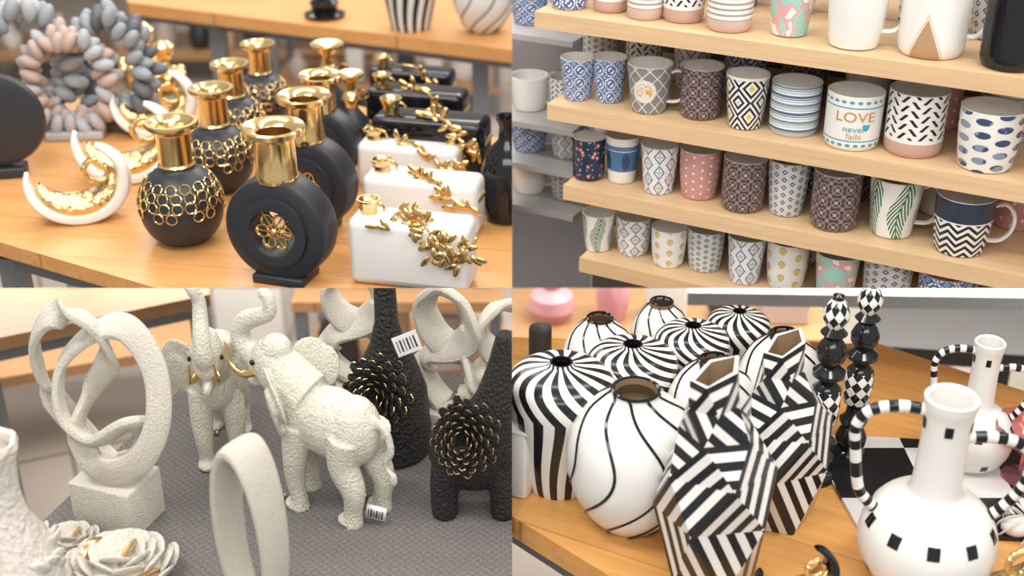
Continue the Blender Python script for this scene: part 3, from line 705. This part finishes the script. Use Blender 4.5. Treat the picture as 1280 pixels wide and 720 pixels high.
def candlestick(cx,tp,bt):
    s=bt-tp; p,h=place(cx,tp,bt,ZL,.08*s,.03*s)
    pr=[(0,0),(.095,0),(.10,.015),(.085,.04),(.06,.055),(.085,.08),(.09,.12),(.07,.16),(.045,.18),(.075,.2),(.08,.22),(.05,.25),(.045,.30),(.075,.33),(.08,.42),(.075,.51),(.045,.535),(.05,.56),(.085,.58),(.085,.60),(.045,.63),(.075,.67),(.08,.71),(.06,.75),(.04,.77),(.07,.80),(.04,.83),(.065,.87),(.07,.90),(.05,.95),(.025,.975),(.03,.99),(0,1.0)]
    B().lathe(pr,40).done('checkered_candlestick',[CHK],p,0,(h*.88,h*.88,h),'BR',ang=50)
candlestick(1074,362,578); candlestick(1032,380,608)
def amphora(cx,tp,bt,rz,k=.9):
    s=bt-tp; p,h=place(cx,tp,bt,ZL,.2*s,.12*s); b=B()
    pr=[(.17,0),(.2,.015),(.29,.09),(.335,.2),(.325,.32),(.26,.42),(.18,.47),(.135,.50),(.12,.56),(.112,.75),(.115,.9),(.125,.96),(.128,1.0)]
    sm=cr([(r,0,z) for r,z in pr],4)
    b.lathe([(0,0)]+[(v.x,v.z) for v in sm]+[(.118,1.008),(.105,.995),(.095,.9),(.1,.6),(0,.55)],56,0)
    def patch(z,a,w,hh):
        def R(zz):
            for i in range(len(sm)-1):
                if sm[i].z<=zz<=sm[i+1].z: return sm[i].x+(sm[i+1].x-sm[i].x)*(zz-sm[i].z)/(sm[i+1].z-sm[i].z+1e-9)
            return sm[-1].x
        vs=[];fs=[]
        for j in range(4):
            zz=z-hh/2+hh*j/3; r=R(zz)+.003
            for i in range(4): q=a+(-.5+i/3)*w/r; vs.append((r*math.cos(q),r*math.sin(q),zz))
        for j in range(3):
            for i in range(3): fs.append((j*4+i,j*4+i+1,j*4+i+5,j*4+i+4))
        b.add(vs,fs,1)
    for q in range(10): patch(.36,q*2*pi/10+.2,.06,.055)
    for q in range(9): patch(.12,q*2*pi/9,.06,.05)
    for q in range(5): patch(.88,q*2*pi/5-1.7,.04,.055)
    for sx in (-1,1):
        zt=.93 if sx<0 else .80
        pth=cr([(sx*.10,0,zt),(sx*.24,0,zt+.01),(sx*.36,0,zt-.02),(sx*.42,0,zt-.10),(sx*.41,0,zt-.22),(sx*.37,0,.50),(sx*.31,0,.42),(sx*.26,0,.38)],6)
        b.tube(pth,.028,12,False,0,None,lambda i:(1 if (i//2)%2 else 0))
    return b.done('amphora_vase',[WHT,BLG],p,rz,(h*k,h*k,h),'BR')
amphora(1222,422,598,-.1,.82); amphora(1166,496,756,-.12,.92)
m,nt,bb=newmat('pink_glass',(.85,.38,.45),.05); bb.inputs['Transmission Weight'].default_value=.8
q=onz(1276,600,ZL)
B().lathe([(0,0),(.035,0),(.036,.006),(.008,.012),(.007,.05),(.022,.06),(.052,.085),(.056,.105),(.053,.105),(.045,.085),(.018,.066),(0,.064)],48,0,None,lambda a,z:1+.02*math.cos(12*a)).done('pink_glass_bowl',[m],q,0,.9,'BR')
b=B(); q=onz(1268,668,ZL)
rnd=random.Random(4)
for i in range(16):
    a=rnd.uniform(0,6.28); b.tube(cr([(.04*math.cos(a),.03*math.sin(a),.0),(.03*math.cos(a+.5),.03*math.sin(a+.5),.03),(.02*math.cos(a+2),.02*math.sin(a+2),.06)],5),.002,6)
b.ball((0,0,.02),(.03,.025,.02)); b.done('white_coral_ornament',[WHM],q,0,.7,'BR')
for cx,tp,bt,rz,kk in [(990,668,742,.2,1),(1228,644,750,.1,1.2)]:
    p,h=place(cx,tp,bt,ZL,8,0); crescent(p+Vector((0,-.02,0)),h*1.05,rz,'BR',[BLG,GOLD2],kx=kk)
# ================================================================ LIGHT
def area(name,loc,tgt,sx,sy,pw,col=(1,.96,.90)):
    l=bpy.data.lights.new(name,'AREA'); l.shape='RECTANGLE'; l.size=sx; l.size_y=sy; l.energy=pw; l.color=col
    o=bpy.data.objects.new(name,l); bpy.context.collection.objects.link(o); o.location=loc
    o.rotation_euler=(Vector(tgt)-Vector(loc)).to_track_quat('-Z','Y').to_euler()
area('front_fill',(-1.0,.9,3.3),(-.4,2,.9),1.6,.35,36)
area('front_fill',(1.1,.9,3.3),(.5,2,.9),1.6,.35,36)
area('front_fill',(0,2.6,3.4),(0,2.3,.9),3.2,.3,36)
area('front_fill',(0,5.4,3.4),(0,5.2,0),5,2,200)
area('front_fill',(0,-.6,2.7),(0,1.7,.9),2.4,.6,32)  # added front fill behind the camera, lifts the lower tables; not a ceiling fixture
area('under_table_fill',(-.9,2.75,.86),(-.9,2.75,0),1.4,.5,16)  # added fill under the upper table, no such fixture; brightens the lower-left background
area('under_table_fill',(.9,2.75,.86),(.9,2.75,0),1.4,.5,18)  # matching added fill for the lower-right background, not a shop lamp
w=bpy.data.worlds.new('world'); bpy.context.scene.world=w; w.use_nodes=True
w.node_tree.nodes['Background'].inputs[0].default_value=(1,.965,.92,1); w.node_tree.nodes['Background'].inputs[1].default_value=.62
